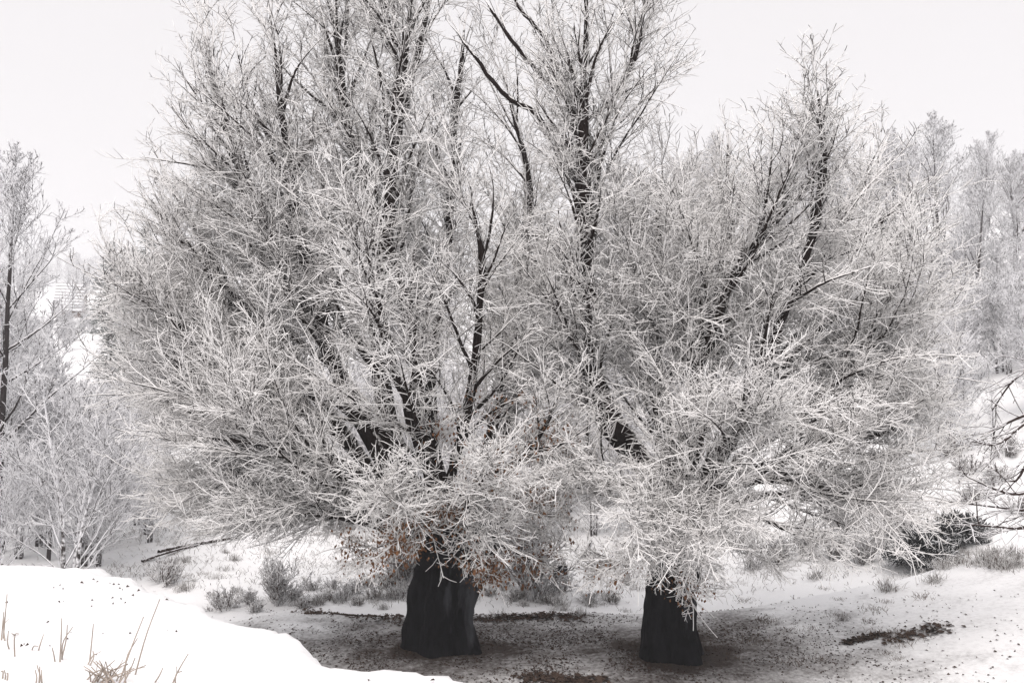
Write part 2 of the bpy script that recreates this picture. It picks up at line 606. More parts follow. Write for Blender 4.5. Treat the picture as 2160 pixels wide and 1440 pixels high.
def grow_limb(path, r0, r1, env, center, dens, bag, K=26, tstart=0.22, l2=3.2, up=0.22, front=0.0, sw=1.0):
    """fills bag with the frosted branches of one limb; returns the limb polyline and radii"""
    pts = catmull(path, K)
    seg = np.linalg.norm(np.diff(pts, axis=0), axis=1).sum()
    wob = np.zeros_like(pts)
    for k in range(1, K):
        wob[k] = wob[k - 1] * 0.75 + rng.normal(0, 0.018 * min(1, seg / 5), 3)
    pts = pts + wob * np.array((1, 1, 0.5))
    s = np.linspace(0, 1, K)
    rr = (r0 * (1 - s) ** 0.8 + r1 * (1 - (1 - s) ** 0.8))
    rr = rr * (1 - 0.7 * smooth(0.72, 1.0, s))
    par, rp = pts[None], rr[None]
    # second order
    n2 = max(4, int(seg * 4.6 * dens))
    c2, i2, rj, L2 = spawn(par, rp, n2, tstart, 1.0, 0.74 * sw, 0.2 * sw, l2, 9, env, up=up * 0.6, wig=0.07, bend=0.35, outc=center, outw=0.8, taper=0.5, front=front)
    ct, _, rt_, Lt = spawn(par, rp, 9, 0.72, 1.0, 0.55, 0.15, 0.95, 9, None, up=up * 0.6, wig=0.07, bend=0.3, taper=0.5)
    c2, rj, L2 = np.concatenate([c2, ct]), np.concatenate([rj, rt_]), np.concatenate([L2, Lt])
    b2 = np.clip(rj * 0.5, 0.014, 0.040) * np.clip(L2 / 1.5, 0.55, 1.15)
    r2 = taperR(b2, np.full(len(c2), 0.007), 9)
    bag.add(*tubes(c2, r2, 4))
    # third order
    hgt = np.clip((c2[:, 4, 2] - 5.5) / 6.0, 0, 1)
    n3 = np.maximum(2, (L2 * 8.4 * (1 - 0.5 * hgt)).astype(int))
    c3, i3, rj3, L3 = spawn(c2, r2, n3, 0.08, 1.0, 0.74 * sw, 0.2, np.clip(L2 * 0.5, 0.3, 1.25), 5, env, up=0.12, wig=0.09, bend=0.30, mode='flat', roll=0.75)
    b3 = np.clip(rj3 * 0.7, 0.0072, 0.0125)
    r3 = taperR(b3, np.full(len(c3), 0.0062), 5)
    bag.add(*tubes(c3, r3, 3))
    # fourth order
    n4 = np.maximum(2, (L3 * 13.2).astype(int))
    c4, i4, rj4, L4 = spawn(c3, r3, n4, 0.10, 1.0, 0.85 * sw, 0.3 * sw, np.clip(L3 * 0.45, 0.11, 0.36), 3, None, up=0.08, wig=0.13, bend=0.32, mode='flat', roll=0.9)
    r4 = taperR(np.full(len(c4), 0.0066), np.full(len(c4), 0.0044), 3)
    bag.add(*tubes(c4, r4, 3))
    return pts, rr, c3, len(c4)


def leaves(points, n, spread, size, name, mat, parent=None):
    """hanging withered leaves: two folded triangles-pairs each, real size"""
    base = points[rng.integers(0, len(points), n)] + rng.normal(0, spread, (n, 3))
    dn = nrm(np.stack([rng.normal(0, .45, n), rng.normal(0, .45, n), -np.ones(n)], -1))
    sd_ = nrm(np.cross(dn, nrm(rng.normal(size=(n, 3)))))
    fw = np.cross(sd_, dn)
    L = size * np.clip(rng.normal(1, .25, n), .5, 1.6)[:, None]
    W = L * 0.3
    p0 = base
    p1 = base + dn * L * 0.5 + sd_ * W + fw * W * .4
    p2 = base + dn * L + fw * L * .15
    p3 = base + dn * L * 0.5 - sd_ * W + fw * W * .4
    V = np.stack([p0, p1, p2, p3], 1).reshape(-1, 3)
    i = np.arange(n)[:, None] * 4
    T1 = np.concatenate([i + np.array([[0, 1, 2]]), i + np.array([[0, 2, 3]])])
    me = mesh_from(name, V, T1, False, None, mat)
    return link(name, me, parent, kind='stuff')


def make_beech(label, base, Y0, trunk_px, trunk_r, seed, flutes, limbs, ells, center_px, leafspec):
    root = thing('beech_tree', base, label, 'tree', 'two old pollard beeches in the hollow')
    off = np.asarray(base)
    tp = [P(x, y, Y0 + d) for x, y, d in trunk_px]
    tp[0] = tp[0] - np.array((0, 0, 0.25))
    V, q = make_trunk(tp, trunk_r, seed, flutes)
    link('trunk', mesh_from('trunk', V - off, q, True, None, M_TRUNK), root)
    env = env_from(ells, Y0)
    center = P(*center_px, Y0)
    low = []
    tot = 0
    for lb in limbs:
        path_px, dend, r0, r1, dens = lb[:5]
        kw = lb[5] if len(lb) > 5 else {}
        m = len(path_px)
        path = [P(x, y, Y0 + dend * (k / (m - 1)) ** 0.9) for k, (x, y) in enumerate(path_px)]
        bag = Bag()
        pts, rr, c3, n4 = grow_limb(path, r0, r1, env, center, dens, bag, **kw)
        tot += n4
        # the limb's own wood
        S = 10
        LV, LF, LR = tubes(pts[None], rr[None], S)
        nv = LV.reshape(len(pts), S, 3)
        nv = nv + (nv - pts[:, None]) * (0.22 * rng.normal(size=(len(pts), S, 1)).clip(-1, 1))
        lo_ = link('limb', mesh_from('limb', nv.reshape(-1, 3) - off, LF, True, {'thick': LR}, M_TWIG), root)
        me = bag.mesh('frosted_twigs', M_TWIG)
        co = np.empty(len(me.vertices) * 3, np.float32)
        me.vertices.foreach_get('co', co)
        co = co.reshape(-1, 3) - off.astype(np.float32)
        me.vertices.foreach_set('co', co.ravel())
        link('frosted_twigs', me, lo_, kind='stuff')
        low.append(c3[:, 2])
    allp = np.concatenate(low)
    for (x, y, rx, rz, d, n) in leafspec:
        c = P(x, y, Y0 + d)
        q = np.abs((allp - c) / np.array((rx, 1.3, rz)))
        cand = allp[(q ** 2).sum(1) < 1]
        if len(cand) < 20:
            cand = c + rng.normal(0, 1, (60, 3)) * np.array((rx, .6, rz)) * 0.45
        leaves(cand - off, int(n * .8), 0.10, 0.062, 'withered_leaves', M_LEAF, root)
    print('twigs', label, tot)
    return root


A_LIMBS = [
    ([(930, 1130), (840, 960), (800, 760), (815, 560), (828, 420), (845, 230), (860, 100), (880, -160)], -1.2, .19, .045, .9, {'front': .6}),
    ([(900, 1130), (800, 970), (700, 780), (652, 560), (608, 360), (592, 200), (560, -20)], -1.5, .15, .04, .9, {'front': .6}),
    ([(960, 1120), (895, 900), (880, 720), (800, 470), (738, 280), (712, 130), (708, -120)], -0.8, .16, .04, .9, {'front': .6}),
    ([(845, 230), (836, 120), (815, 30), (800, -120)], 0.2, .07, .025, 0.8),
    ([(848, 260), (880, 120), (905, 0), (940, -120)], 0.3, .06, .034, 0.8),
    ([(980, 1120), (1030, 950), (1062, 770), (1100, 600), (1120, 420), (1080, 230), (1040, 80)], 1.2, .11, .025, 1.0),
    ([(880, 1120), (740, 1000), (560, 900), (420, 850), (320, 800)], -0.6, .12, .034, 1.0, {'sw': .8, 'l2': 3.3}),
    ([(880, 1130), (720, 1060), (560, 1020), (400, 1010)], -1.6, .10, .034, 1.0, {'sw': .8, 'l2': 3.3}),
    ([(870, 1120), (700, 880), (540, 680), (400, 520), (290, 400)], -0.6, .13, .034, 1.05, {'sw': .8, 'l2': 3.3}),
    ([(900, 1120), (760, 860), (620, 600), (520, 400), (455, 200), (415, 20)], -1.2, .13, .034, 1.05, {'sw': .8, 'l2': 3.3}),
    ([(940, 1120), (900, 1000), (850, 850), (800, 650), (760, 480)], -3.0, .10, .034, 0.5),
    ([(980, 1130), (1050, 1020), (1130, 930), (1200, 800)], -2.4, .09, .015, 0.9),
    ([(940, 1110), (960, 980), (1000, 800), (1010, 560), (990, 380)], -2.6, .11, .034, 0.5),
    ([(940, 1100), (905, 800), (950, 500), (960, 200), (985, 0)], 2.2, .12, .034, 0.7),
    ([(900, 1100), (650, 850), (470, 650), (350, 600)], 2.4, .11, .034, 0.7),
    ([(880, 1140), (760, 1100), (640, 1080), (520, 1075)], -2.6, .07, .015, 1.0, {'up': 0.1, 'l2': 1.6}),
    ([(1000, 1140), (1090, 1090), (1190, 1080)], -1.6, .07, .015, 1.1, {'up': 0.1, 'l2': 1.6}),
    ([(980, 1110), (1040, 900), (1085, 700), (1095, 480)], 0.4, .07, .015, 1.0, {'front': .2}),
    ([(900, 1130), (700, 960), (500, 830), (380, 690), (310, 620)], -2.0, .10, .034, 1.0, {'sw': .8, 'l2': 3.3}),
    ([(880, 1140), (780, 1060), (640, 960), (480, 930), (350, 930)], -3.0, .08, .015, 1.0, {'sw': .8, 'l2': 3.3}),
    ([(1000, 1120), (1085, 840), (1112, 640), (1190, 420)], 2.6, .10, .034, 0.6),
    ([(900, 1140), (850, 1140), (800, 1150), (745, 1180)], -1.6, .04, .01, 1.0, {'up': -.15, 'l2': .8}),
    ([(940, 1150), (950, 1170), (990, 1195), (1045, 1205)], -1.4, .04, .01, 1.0, {'up': -.2, 'l2': .7}),
    ([(990, 1130), (1060, 1150), (1110, 1175), (1150, 1190)], -1.2, .05, .01, 1.0, {'up': -.1, 'l2': .9}),
    ([(880, 1120), (720, 1040), (560, 1040), (400, 1060)], -0.9, .08, .02, 1.0, {'up': .02, 'l2': 2.0, 'sw': .8}),
    ([(880, 1130), (740, 1090), (620, 1085), (500, 1105)], -1.8, .07, .015, 1.0, {'up': -.04, 'l2': 1.7, 'sw': .8}),
    ([(950, 1120), (965, 1105), (1000, 1110), (1050, 1135)], -2.6, .05, .012, 1.1, {'up': -.05, 'l2': 1.3}),
    ([(930, 1120), (920, 1105), (890, 1110), (840, 1130)], -2.6, .05, .012, 1.1, {'up': -.05, 'l2': 1.3}),
    ([(930, 1140), (900, 1090), (860, 1060), (800, 1050)], -3.0, .06, .015, 1.2, {'up': 0.15, 'l2': 1.5}),
    ([(970, 1140), (980, 1080), (1010, 1030), (1040, 960)], -3.2, .06, .015, 1.1, {'up': 0.2, 'l2': 1.7}),
]
A_ELLS = [(780, 430, 430, 640, 3.8, 0), (742, 780, 470, 320, 4.3, 0), (760, 960, 440, 180, 4.0, -0.3), (760, -20, 375, 420, 2.6, 0),
          (525, 610, 285, 320, 3.6, 0), (1010, 980, 250, 170, 3.2, -1), (940, 1160, 230, 70, 1.8, -1), (610, 1040, 290, 90, 3.0, -1.0)]
A_TRUNK = [(933, 1352, 0), (930, 1300, 0), (945, 1230, 0), (965, 1170, 0), (965, 1110, 0), (955, 1060, 0)]
make_beech('massive old beech with thick leaning black trunk and a skirt of brown leaves', TREE_A, 15.6, A_TRUNK,
           [.56, .53, .57, .66, .70, .5], 3, 5, A_LIMBS, A_ELLS, (930, 1050),
           [(985, 1200, .6, .36, -1.9, 520), (805, 1150, .9, .42, -1.9, 800), (890, 1120, .8, .4, -2.4, 450),
            (1080, 1175, .7, .35, -.9, 260), (1050, 930, 1.4, 1.0, -1.3, 1500), (1130, 1000, .9, .6, -1.0, 700), (900, 1040, 1.2, .5, -.8, 500)])

B_LIMBS = [
    ([(1420, 1090), (1380, 1000), (1305, 920), (1258, 820), (1242, 650), (1230, 450), (1222, 300), (1226, 100), (1236, -160)], -1.3, .26, .04, 1.15, {'tstart': 0.25, 'front': .35}),
    ([(1430, 1100), (1440, 930), (1455, 830), (1490, 720), (1530, 620), (1572, 535), (1620, 480), (1665, 400), (1700, 315)], -1.9, .105, .03, 0.9, {'front': .55}),
    ([(1440, 1090), (1520, 950), (1590, 820), (1650, 670), (1700, 540), (1740, 370), (1736, 250), (1715, 90)], -2.6, .125, .02, 0.95, {'front': .6, 'l2': 2.2}),
    ([(1245, 540), (1252, 470), (1262, 380), (1272, 290), (1300, 180)], -0.3, .08, .02, 0.8),
    ([(1222, 340), (1150, 265), (1110, 225), (1070, 205), (1000, 120), (940, 40)], -0.6, .06, .026, 0.85),
    ([(1222, 300), (1196, 220), (1120, 140), (1060, 60), (1000, -40)], -0.4, .055, .026, 0.8),
    ([(1222, 250), (1190, 170), (1150, 80), (1090, 10), (1060, -80)], 0.3, .05, .026, 0.8),
    ([(1225, 270), (1285, 215), (1325, 150), (1350, 80), (1370, -60)], -0.6, .055, .026, 0.9),
    ([(1450, 1080), (1560, 1000), (1720, 950), (1850, 915), (1975, 862)], -1.2, .11, .02, 1.0),
    ([(1460, 1070), (1560, 900), (1640, 770), (1740, 765), (1850, 800), (1970, 865)], -0.6, .10, .02, 1.0, {'tstart': .35}),
    ([(1680, 600), (1760, 540), (1850, 480), (1935, 390)], -0.6, .06, .026, 1.0, {'tstart': .1}),
    ([(1450, 1080), (1600, 1010), (1750, 1030), (1890, 1070)], -1.8, .08, .026, 1.0, {'up': .15}),
    ([(1430, 1090), (1480, 1000), (1540, 930), (1620, 880)], -3.0, .09, .026, 0.8),
    ([(1410, 1090), (1350, 1030), (1270, 990), (1170, 940)], -1.0, .08, .026, 0.6),
    ([(1420, 1100), (1440, 1050), (1490, 1040), (1560, 1075)], -3.0, .07, .012, 1.1, {'up': .1, 'l2': 1.7}),
    ([(1430, 1090), (1450, 1000), (1480, 930), (1500, 850)], -2.8, .06, .012, .7, {'l2': 1.6}),
    ([(1430, 1080), (1400, 850), (1375, 600), (1405, 450), (1440, 340)], 1.8, .11, .02, 0.8),
    ([(1440, 1080), (1640, 1040), (1760, 1050), (1850, 1060)], 0.6, .08, .026, 0.8, {'up': .1}),
    ([(1410, 1090), (1330, 1040), (1260, 1010), (1180, 990)], -2.2, .07, .012, 1.0, {'up': .2, 'l2': 1.6}),
    ([(1420, 1110), (1400, 1080), (1380, 1080), (1340, 1110)], -3.2, .06, .012, 1.1, {'up': .1, 'l2': 1.5}),
    ([(1420, 1130), (1400, 1170), (1430, 1215), (1470, 1235)], -1.1, .04, .01, 1.0, {'up': -.2, 'l2': .7}),
    ([(1410, 1120), (1360, 1160), (1310, 1185), (1260, 1200)], -1.3, .045, .01, 1.3, {'up': -.1, 'l2': 1.2}),
    ([(1430, 1100), (1500, 1120), (1560, 1150), (1630, 1190)], -1.8, .05, .01, 1.2, {'up': -.1, 'l2': 1.2}),
    ([(1420, 1100), (1400, 1110), (1380, 1140), (1350, 1180)], -2.4, .05, .01, 1.2, {'up': -.1, 'l2': 1.2}),
    ([(1430, 1100), (1450, 1120), (1460, 1150), (1480, 1190)], -2.4, .05, .01, 1.2, {'up': -.1, 'l2': 1.1}),
    ([(1420, 1110), (1430, 1090), (1450, 1100), (1480, 1140)], -3.2, .05, .012, 1.0, {'up': .0, 'l2': 1.4}),
    ([(1440, 1080), (1560, 960), (1700, 860), (1830, 740), (1950, 620)], -1.6, .09, .026, .8),
    ([(1420, 1090), (1390, 900), (1385, 700), (1350, 480)], -0.3, .065, .015, 1.1, {'front': .2}),
    ([(1430, 1090), (1470, 900), (1450, 700), (1460, 500)], -0.8, .06, .015, 1.0, {'front': .2}),
    ([(1440, 1080), (1560, 860), (1640, 620), (1800, 420), (1860, 300)], 1.6, .10, .026, 0.85),
    ([(1430, 1080), (1500, 800), (1540, 560), (1535, 380), (1540, 260)], 1.2, .10, .026, 0.85),
    ([(1460, 1090), (1570, 1080), (1660, 1120), (1720, 1150)], -2.4, .06, .012, 0.8, {'up': .0, 'l2': 1.4}),
    ([(1700, 540), (1790, 440), (1840, 380), (1870, 300)], 0.3, .05, .012, 0.9, {'tstart': .15}),
]
B_ELLS = [(1290, 330, 215, 660, 2.4, 0), (1500, 700, 450, 470, 4.2, 0), (1740, 590, 245, 380, 3.6, -.2), (1640, 940, 350, 260, 4.0, -.4),
          (1420, 1100, 260, 140, 3.3, -1.2), (1715, 240, 85, 215, 1.3, -2.6), (1210, 1040, 200, 110, 3.0, -.6), (1760, 1030, 190, 100, 2.8, -.6), (1400, 1150, 290, 95, 2.2, -1)]
B_TRUNK = [(1420, 1378, 0), (1415, 1320, 0), (1416, 1250, 0), (1424, 1180, 0), (1425, 1110, 0), (1405, 1030, 0)]
make_beech('stout black trunked beech with one tall straight stem and wide drooping white boughs', TREE_B, 15.2, B_TRUNK,
           [.52, .49, .48, .50, .56, .42], 8, 4, B_LIMBS, B_ELLS, (1430, 1040),
           [(1420, 1225, .6, .3, -.9, 220), (1300, 1190, .7, .3, -.9, 160), (1480, 920, 1.0, .5, 1.0, 300)])

# ------------------------------------------------------------------ placing things on the ground
def hit(x, y, ymax=400):
    """the spot of ground seen at a photograph pixel"""
    u, v = (x - 1080.0) / F, (720.0 - y) / F
    d = np.array((u, math.cos(TH) - v * math.sin(TH), math.sin(TH) + v * math.cos(TH)))
    s = np.concatenate([np.arange(3, 40, .05), np.arange(40, ymax, .5)])
    q = d[None] * s[:, None] + np.array((0, 0, ZC))
    below = q[:, 2] < ground_z(q[:, 0], q[:, 1])
    k = int(np.argmax(below)) if below.any() else len(s) - 1
    p = q[k]
    return np.array((p[0], p[1], gz(p[0], p[1])))


def spot(x, Y):
    X = (x - 1080.0) / F * Y
    return np.array((X, Y, gz(X, Y)))


# ------------------------------------------------------------------ wood trees
def wood_tree(name, H, R, r0, crown_lo, nl, n2, n3, n4, lean=0.0, ang=0.75, stems=1, up=0.5, rt=0.011, mat=None, bush=False):
    """bare frosted tree, foot at the origin: returns (trunk mesh, crown mesh)"""
    mat = mat or M_WOOD
    K = 16
    tb, cb = Bag(), Bag()

    def env(p, fz=1.0):
        c = np.array((lean * H * .6, 0, H * (crown_lo + 1.02) / 2))
        q = (p - c) / np.array((R, R, H * (1.04 - crown_lo) / 2))
        return (q * q).sum(1) < fz * fz
    for st in range(stems):
        a = 2 * math.pi * st / stems + rng.random()
        sp = (0.22 * R if stems > 1 else 0.0)
        off = np.array((math.cos(a), math.sin(a), 0)) * sp
        hh = H * (1 if st == 0 else rng.uniform(.7, .98))
        path = [np.array((0, 0, -0.4)) + off * .25, off * .4 + np.array((lean * hh * .1, 0, hh * .3)), off + np.array((lean * hh * .4, 0, hh * .65)),
                off * 1.6 + np.array((lean * hh * .6, 0, hh))]
        pts = catmull(path, K)
        w_ = np.cumsum(rng.normal(0, .012 * H / 10, (K, 3)), 0) * np.array((1, 1, 0))
        pts = pts + w_
        s_ = np.linspace(0, 1, K)
        rr = r0 / math.sqrt(stems) * (1 - s_) ** .85 + 0.012
        tb.add(*tubes(pts[None], rr[None], 8))
        par, rp = pts[None], rr[None]
        m1 = max(3, nl // stems)
        c1, _, rj, L1 = spawn(par, rp, m1, crown_lo * .9, .98, ang, .15, R * 1.5, 9, env, up=up, wig=.07, taper=.55)
        b1 = np.clip(rj * .5, .014, .07)
        r1 = taperR(b1, np.full(len(c1), rt), 9)
        cb.add(*tubes(c1, r1, 4))
        c2, _, rj2, L2 = spawn(c1, r1, n2, .12, 1, .75, .2, np.clip(L1 * .45, .4, 2.2), 5, env, up=.35, wig=.09, mode='flat', roll=.8)
        r2 = taperR(np.clip(rj2 * .6, rt * 1.05, .024), np.full(len(c2), rt * .9), 5)
        cb.add(*tubes(c2, r2, 3))
        c3, _, rj3, L3 = spawn(c2, r2, n3, .1, 1, .75, .2, np.clip(L2 * .5, .2, 1.0), 3, None, up=.3, wig=.1, mode='flat', roll=.7)
        r3 = taperR(np.full(len(c3), rt), np.full(len(c3), rt * .75), 3)
        cb.add(*tubes(c3, r3, 3))
        if n4:
            c4, _, _, L4 = spawn(c3, r3, n4, .1, 1, .75, .2, np.clip(L3 * .55, .12, .6), 2, None, up=.2, wig=.1, mode='flat', roll=.7)
            cb.add(*tubes(c4, taperR(np.full(len(c4), rt * .9), np.full(len(c4), rt * .65), 2), 3))
    return tb.mesh('trunk', mat), cb.mesh('crown', mat)


PROTO = {}
for key, args in {
    'tall': dict(H=14, R=3.6, r0=.17, crown_lo=.22, nl=34, n2=9, n3=5, n4=3, rt=.017),
    'round': dict(H=12, R=4.4, r0=.18, crown_lo=.18, nl=34, n2=9, n3=5, n4=3, ang=.95, rt=.017),
    'twin': dict(H=13, R=4.0, r0=.22, crown_lo=.25, nl=34, n2=9, n3=5, n4=3, stems=2, rt=.016),
    'lean': dict(H=13, R=3.4, r0=.15, crown_lo=.28, nl=30, n2=9, n3=5, n4=3, lean=.12, rt=.017),
    'slim': dict(H=9, R=1.9, r0=.085, crown_lo=.2, nl=30, n2=7, n3=4, n4=2, rt=.012),
    'bushy': dict(H=5, R=2.1, r0=.065, crown_lo=.06, nl=40, n2=8, n3=5, n4=2, stems=3, up=.3, rt=.009),
}.items():
    PROTO[key] = (wood_tree(key, **args), args['H'])


def plant_tree(key, pos, h, label, group, rz=None, sxy=1.0):
    (tm, cm), H = PROTO[key]
    o = thing('frosted_tree', pos, label, 'tree', group, rz if rz is not None else rng.random() * 6.28)
    s = h / H
    o.scale = (s * sxy, s * sxy, s)
    link('trunk', tm, o)
    link('crown', cm, o, kind='stuff')
    return o


# near trees on the far side of the snow bank, left
LG = 'frosted trees behind the snow bank'
for px, Y, ytop, key, sxy, lab in [
    (12, 21, 330, 'tall', .8, 'tall frosted tree with straight dark trunk rising behind the snow bank'),
    (165, 20, 800, 'bushy', 1.05, 'low spreading frosted tree with several stems at the end of the snow bank'),
    (-130, 22, 330, 'round', .85, 'broad frosted tree whose white boughs reach out over the snow bank'),
    (25, 25, 640, 'slim', 1.0, 'slim frosted sapling behind the snow bank'),
    (120, 24, 760, 'slim', 1.0, 'slim frosted sapling behind the snow bank'),
    (95, 27, 660, 'slim', 1.1, 'slim frosted sapling behind the snow bank'),
    (225, 23, 980, 'bushy', 1.0, 'waist high frosted thicket beside the low spreading tree'),
    (330, 26, 960, 'bushy', 1.1, 'rounded frosted thicket out on the flat past the low spreading tree'),
    (10, 20, 900, 'bushy', .8, 'small frosted thicket crowding the foot of the tall straight tree'),
]:
    p = spot(px, Y)
    plant_tree(key, p, P(px, ytop, Y)[2] - p[2], lab, LG, sxy=sxy)

# wood on the hillside, right
RG = 'frosted trees of the hillside wood'
for px, Y, ytop, key, sxy, lab in [
    (2062, 42, 385, 'twin', 1.0, 'frosted tree with two dark upright trunks at the edge of the wood'),
    (1990, 58, 245, 'tall', 1.1, 'tallest pale frosted tree of the hillside wood'),
    (2085, 66, 285, 'lean', 1.0, 'leaning frosted tree showing above the hillside wood'),
    (2160, 50, 420, 'round', 1.0, 'rounded frosted tree at the edge of the hillside wood'),
    (1940, 46, 440, 'tall', 1.0, 'slender frosted tree at the edge of the hillside wood'),
    (2130, 34, 620, 'bushy', 1.2, 'bushy frosted young tree on the slope below the wood'),
    (2000, 31, 760, 'bushy', 1.2, 'bushy frosted young tree on the slope below the wood'),
    (2090, 28, 800, 'slim', 1.0, 'slim frosted sapling on the slope below the wood'),
    (1900, 34, 700, 'slim', 1.1, 'slim frosted sapling on the slope below the wood'),
]:
    p = spot(px, Y)
    plant_tree(key, p, P(px, ytop, Y)[2] - p[2], lab, RG, sxy=sxy)

# the wood behind the beeches and along the far hill
WG = 'frosted trees of the wood beyond the hollow'
placed = []
keys = ['tall', 'round', 'twin', 'lean', 'tall', 'round']


def scatter(n, Y0, Y1, px0, px1, h0, h1, sep, label, group, avoid=None, kinds=None):
    look = {'tall': 'upright frosted tree', 'round': 'round crowned frosted tree', 'twin': 'twin stemmed frosted tree', 'lean': 'leaning frosted tree',
            'bushy': 'bushy frosted tree', 'slim': 'slim frosted sapling'}
    kinds = kinds or keys
    c = 0
    for _ in range(n * 30):
        if c >= n:
            break
        Y = Y0 + (Y1 - Y0) * rng.random()
        px = rng.uniform(px0, px1)
        X = (px - 1080) / F * Y
        if any((X - a) ** 2 + (Y - b) ** 2 < sep * sep for a, b in placed):
            continue
        if avoid and avoid(px, Y):
            continue
        placed.append((X, Y))
        k = kinds[rng.integers(0, len(kinds))]
        plant_tree(k, (X, Y, gz(X, Y)), rng.uniform(h0, h1), look[k] + ' ' + label, group, sxy=rng.uniform(.9, 1.2))
        c += 1


hide = lambda px, Y: 20 < px < 310 and Y < 150
scatter(30, 42, 70, 330, 1900, 8, 12, 3.2, 'in the first rows of the wood behind the two beeches', WG, hide)
scatter(36, 70, 110, 300, 2250, 7, 9.5, 4.2, 'hazy and deeper in the wood behind the two beeches', WG, hide)
scatter(26, 46, 110, 1850, 2330, 6, 8.5, 3.4, 'standing in the hillside wood behind its edge trees', RG)
scatter(16, 46, 85, -200, 40, 7, 10, 3.2, 'in the valley behind the tall straight tree', WG)
scatter(40, 48, 145, 30, 330, 2.6, 3.8, 2.2, 'in the thicket below the spruces and the hut', WG, None, ['bushy', 'bushy', 'round'])
scatter(18, 160, 300, -150, 420, 7, 10, 5, 'hazy on the slope above the hut', WG, lambda px, Y: 90 < px < 200 and Y < 185)
scatter(44, 330, 500, -120, 460, 15, 22, 7.0, 'fading into fog on the far hill', 'trees fading on the foggy far hill')
scatter(16, 24, 40, 930, 1380, 3.0, 4.5, 1.6, 'growing low between and behind the two beech trunks', 'young trees behind the beeches', None, ['bushy'])
scatter(30, 27, 48, 1880, 2330, 3.0, 5.5, 1.7, 'in the thicket covering the slope below the hillside wood', RG, None, ['bushy', 'bushy', 'slim'])
scatter(34, 23, 44, -60, 330, 3.0, 5.5, 1.3, 'in the thicket behind the low spreading tree', LG, None, ['bushy', 'bushy', 'slim'])
scatter(26, 28, 42, 640, 1500, 4, 6.5, 1.8, 'in the thicket close behind the two beech crowns', WG, None, ['bushy', 'bushy', 'slim'])
scatter(20, 36, 50, 330, 1880, 3.5, 6, 2.2, 'in the thicket at the foot of the wood behind the beeches', WG, None, ['bushy', 'bushy', 'slim'])

# ------------------------------------------------------------------ spruces
def conifer_mat():
    return frost_mat('frosted_spruce_needles', (0.030, 0.040, 0.030), (0.80, 0.82, 0.84), 0.15, 0.75, twig_bias=0.15, scale=2.5)


M_SPRUCE = conifer_mat()


def spruce_mesh(H=14.0, R=2.6):
    bag, tb = Bag(), Bag()
    pts = np.linspace((0, 0, -.4), (0, 0, H), 12)
    tb.add(*tubes(pts[None], np.linspace(.2, .02, 12)[None], 8))
    n = 190
    t = np.sort(rng.random(n)) ** 0.9
    z = H * (.06 + .93 * t)
    az = rng.random(n) * 6.283
    L = R * (1 - t) ** .8 * rng.uniform(.75, 1.1, n) + .18
    K = 7
    s = np.linspace(0, 1, K)[None, :]
    dr = L[:, None] * s
    zz = z[:, None] + L[:, None] * (-.35 * s + .28 * s ** 2) + .25 * L[:, None] * (t[:, None]) * s
    br = np.stack([np.cos(az)[:, None] * dr, np.sin(az)[:, None] * dr, zz], -1)
    rr = taperR(np.full(n, .03), np.full(n, .012), K)
    bag.add(*tubes(br, rr, 3))
    c, _, _, Lc = spawn(br, rr, np.maximum(4, (L * 9).astype(int)), .12, 1, .8, .2, np.clip(L * .36, .15, .75), 3, None, up=-.35, wig=.08, mode='flat', roll=.5)
    rc = np.tile(np.array([.022, .04, .012]), (len(c), 1))
    bag.add(*tubes(c, rc, 3))
    c2, _, _, _ = spawn(c, rc, 4, .1, 1, .8, .2, .22, 2, None, up=-.5, wig=.08, mode='flat', roll=.6)
    bag.add(*tubes(c2, np.tile(np.array([.022, .012]), (len(c2), 1)), 3))
    return tb.mesh('trunk', M_WOOD), bag.mesh('boughs', M_SPRUCE)


sp_t, sp_b = spruce_mesh()
for px, Y, ytop, sxy, lab in [(224, 95, 505, 1.2, 'frosted dark spruce standing nearest the hut'),
                              (298, 76, 466, 1.15, 'tallest frosted spruce between the hut and the big beech'),
                              (345, 82, 500, 1.1, 'frosted spruce half hidden behind the big beech twigs'),
                              (232, 64, 640, 1.2, 'small spruce at the foot of the spruce nearest the hut'),
                              (168, 112, 662, 1.6, 'small dark spruce directly below the hut'),
                              (270, 58, 690, 1.3, 'small spruce below the tallest spruce')]:
    p = spot(px, Y)
    o = thing('spruce_tree', p, lab, 'tree', 'spruces near the hut', rng.random() * 6)
    s = (P(px, ytop, Y)[2] - p[2]) / 14.0
    o.scale = (s * sxy, s * sxy, s)
    link('trunk', sp_t, o)
    link('boughs', sp_b, o, kind='stuff')

# ------------------------------------------------------------------ hut
def box_mesh(name, x0, x1, y0, y1, z0, z1, mat, bev=0.0):
    V = np.array([(x, y, z) for x in (x0, x1) for y in (y0, y1) for z in (z0, z1)], float)
    Fq = np.array([(0, 1, 3, 2), (4, 6, 7, 5), (0, 4, 5, 1), (2, 3, 7, 6), (0, 2, 6, 4), (1, 5, 7, 3)])
    return mesh_from(name, V, Fq, False, None, mat)


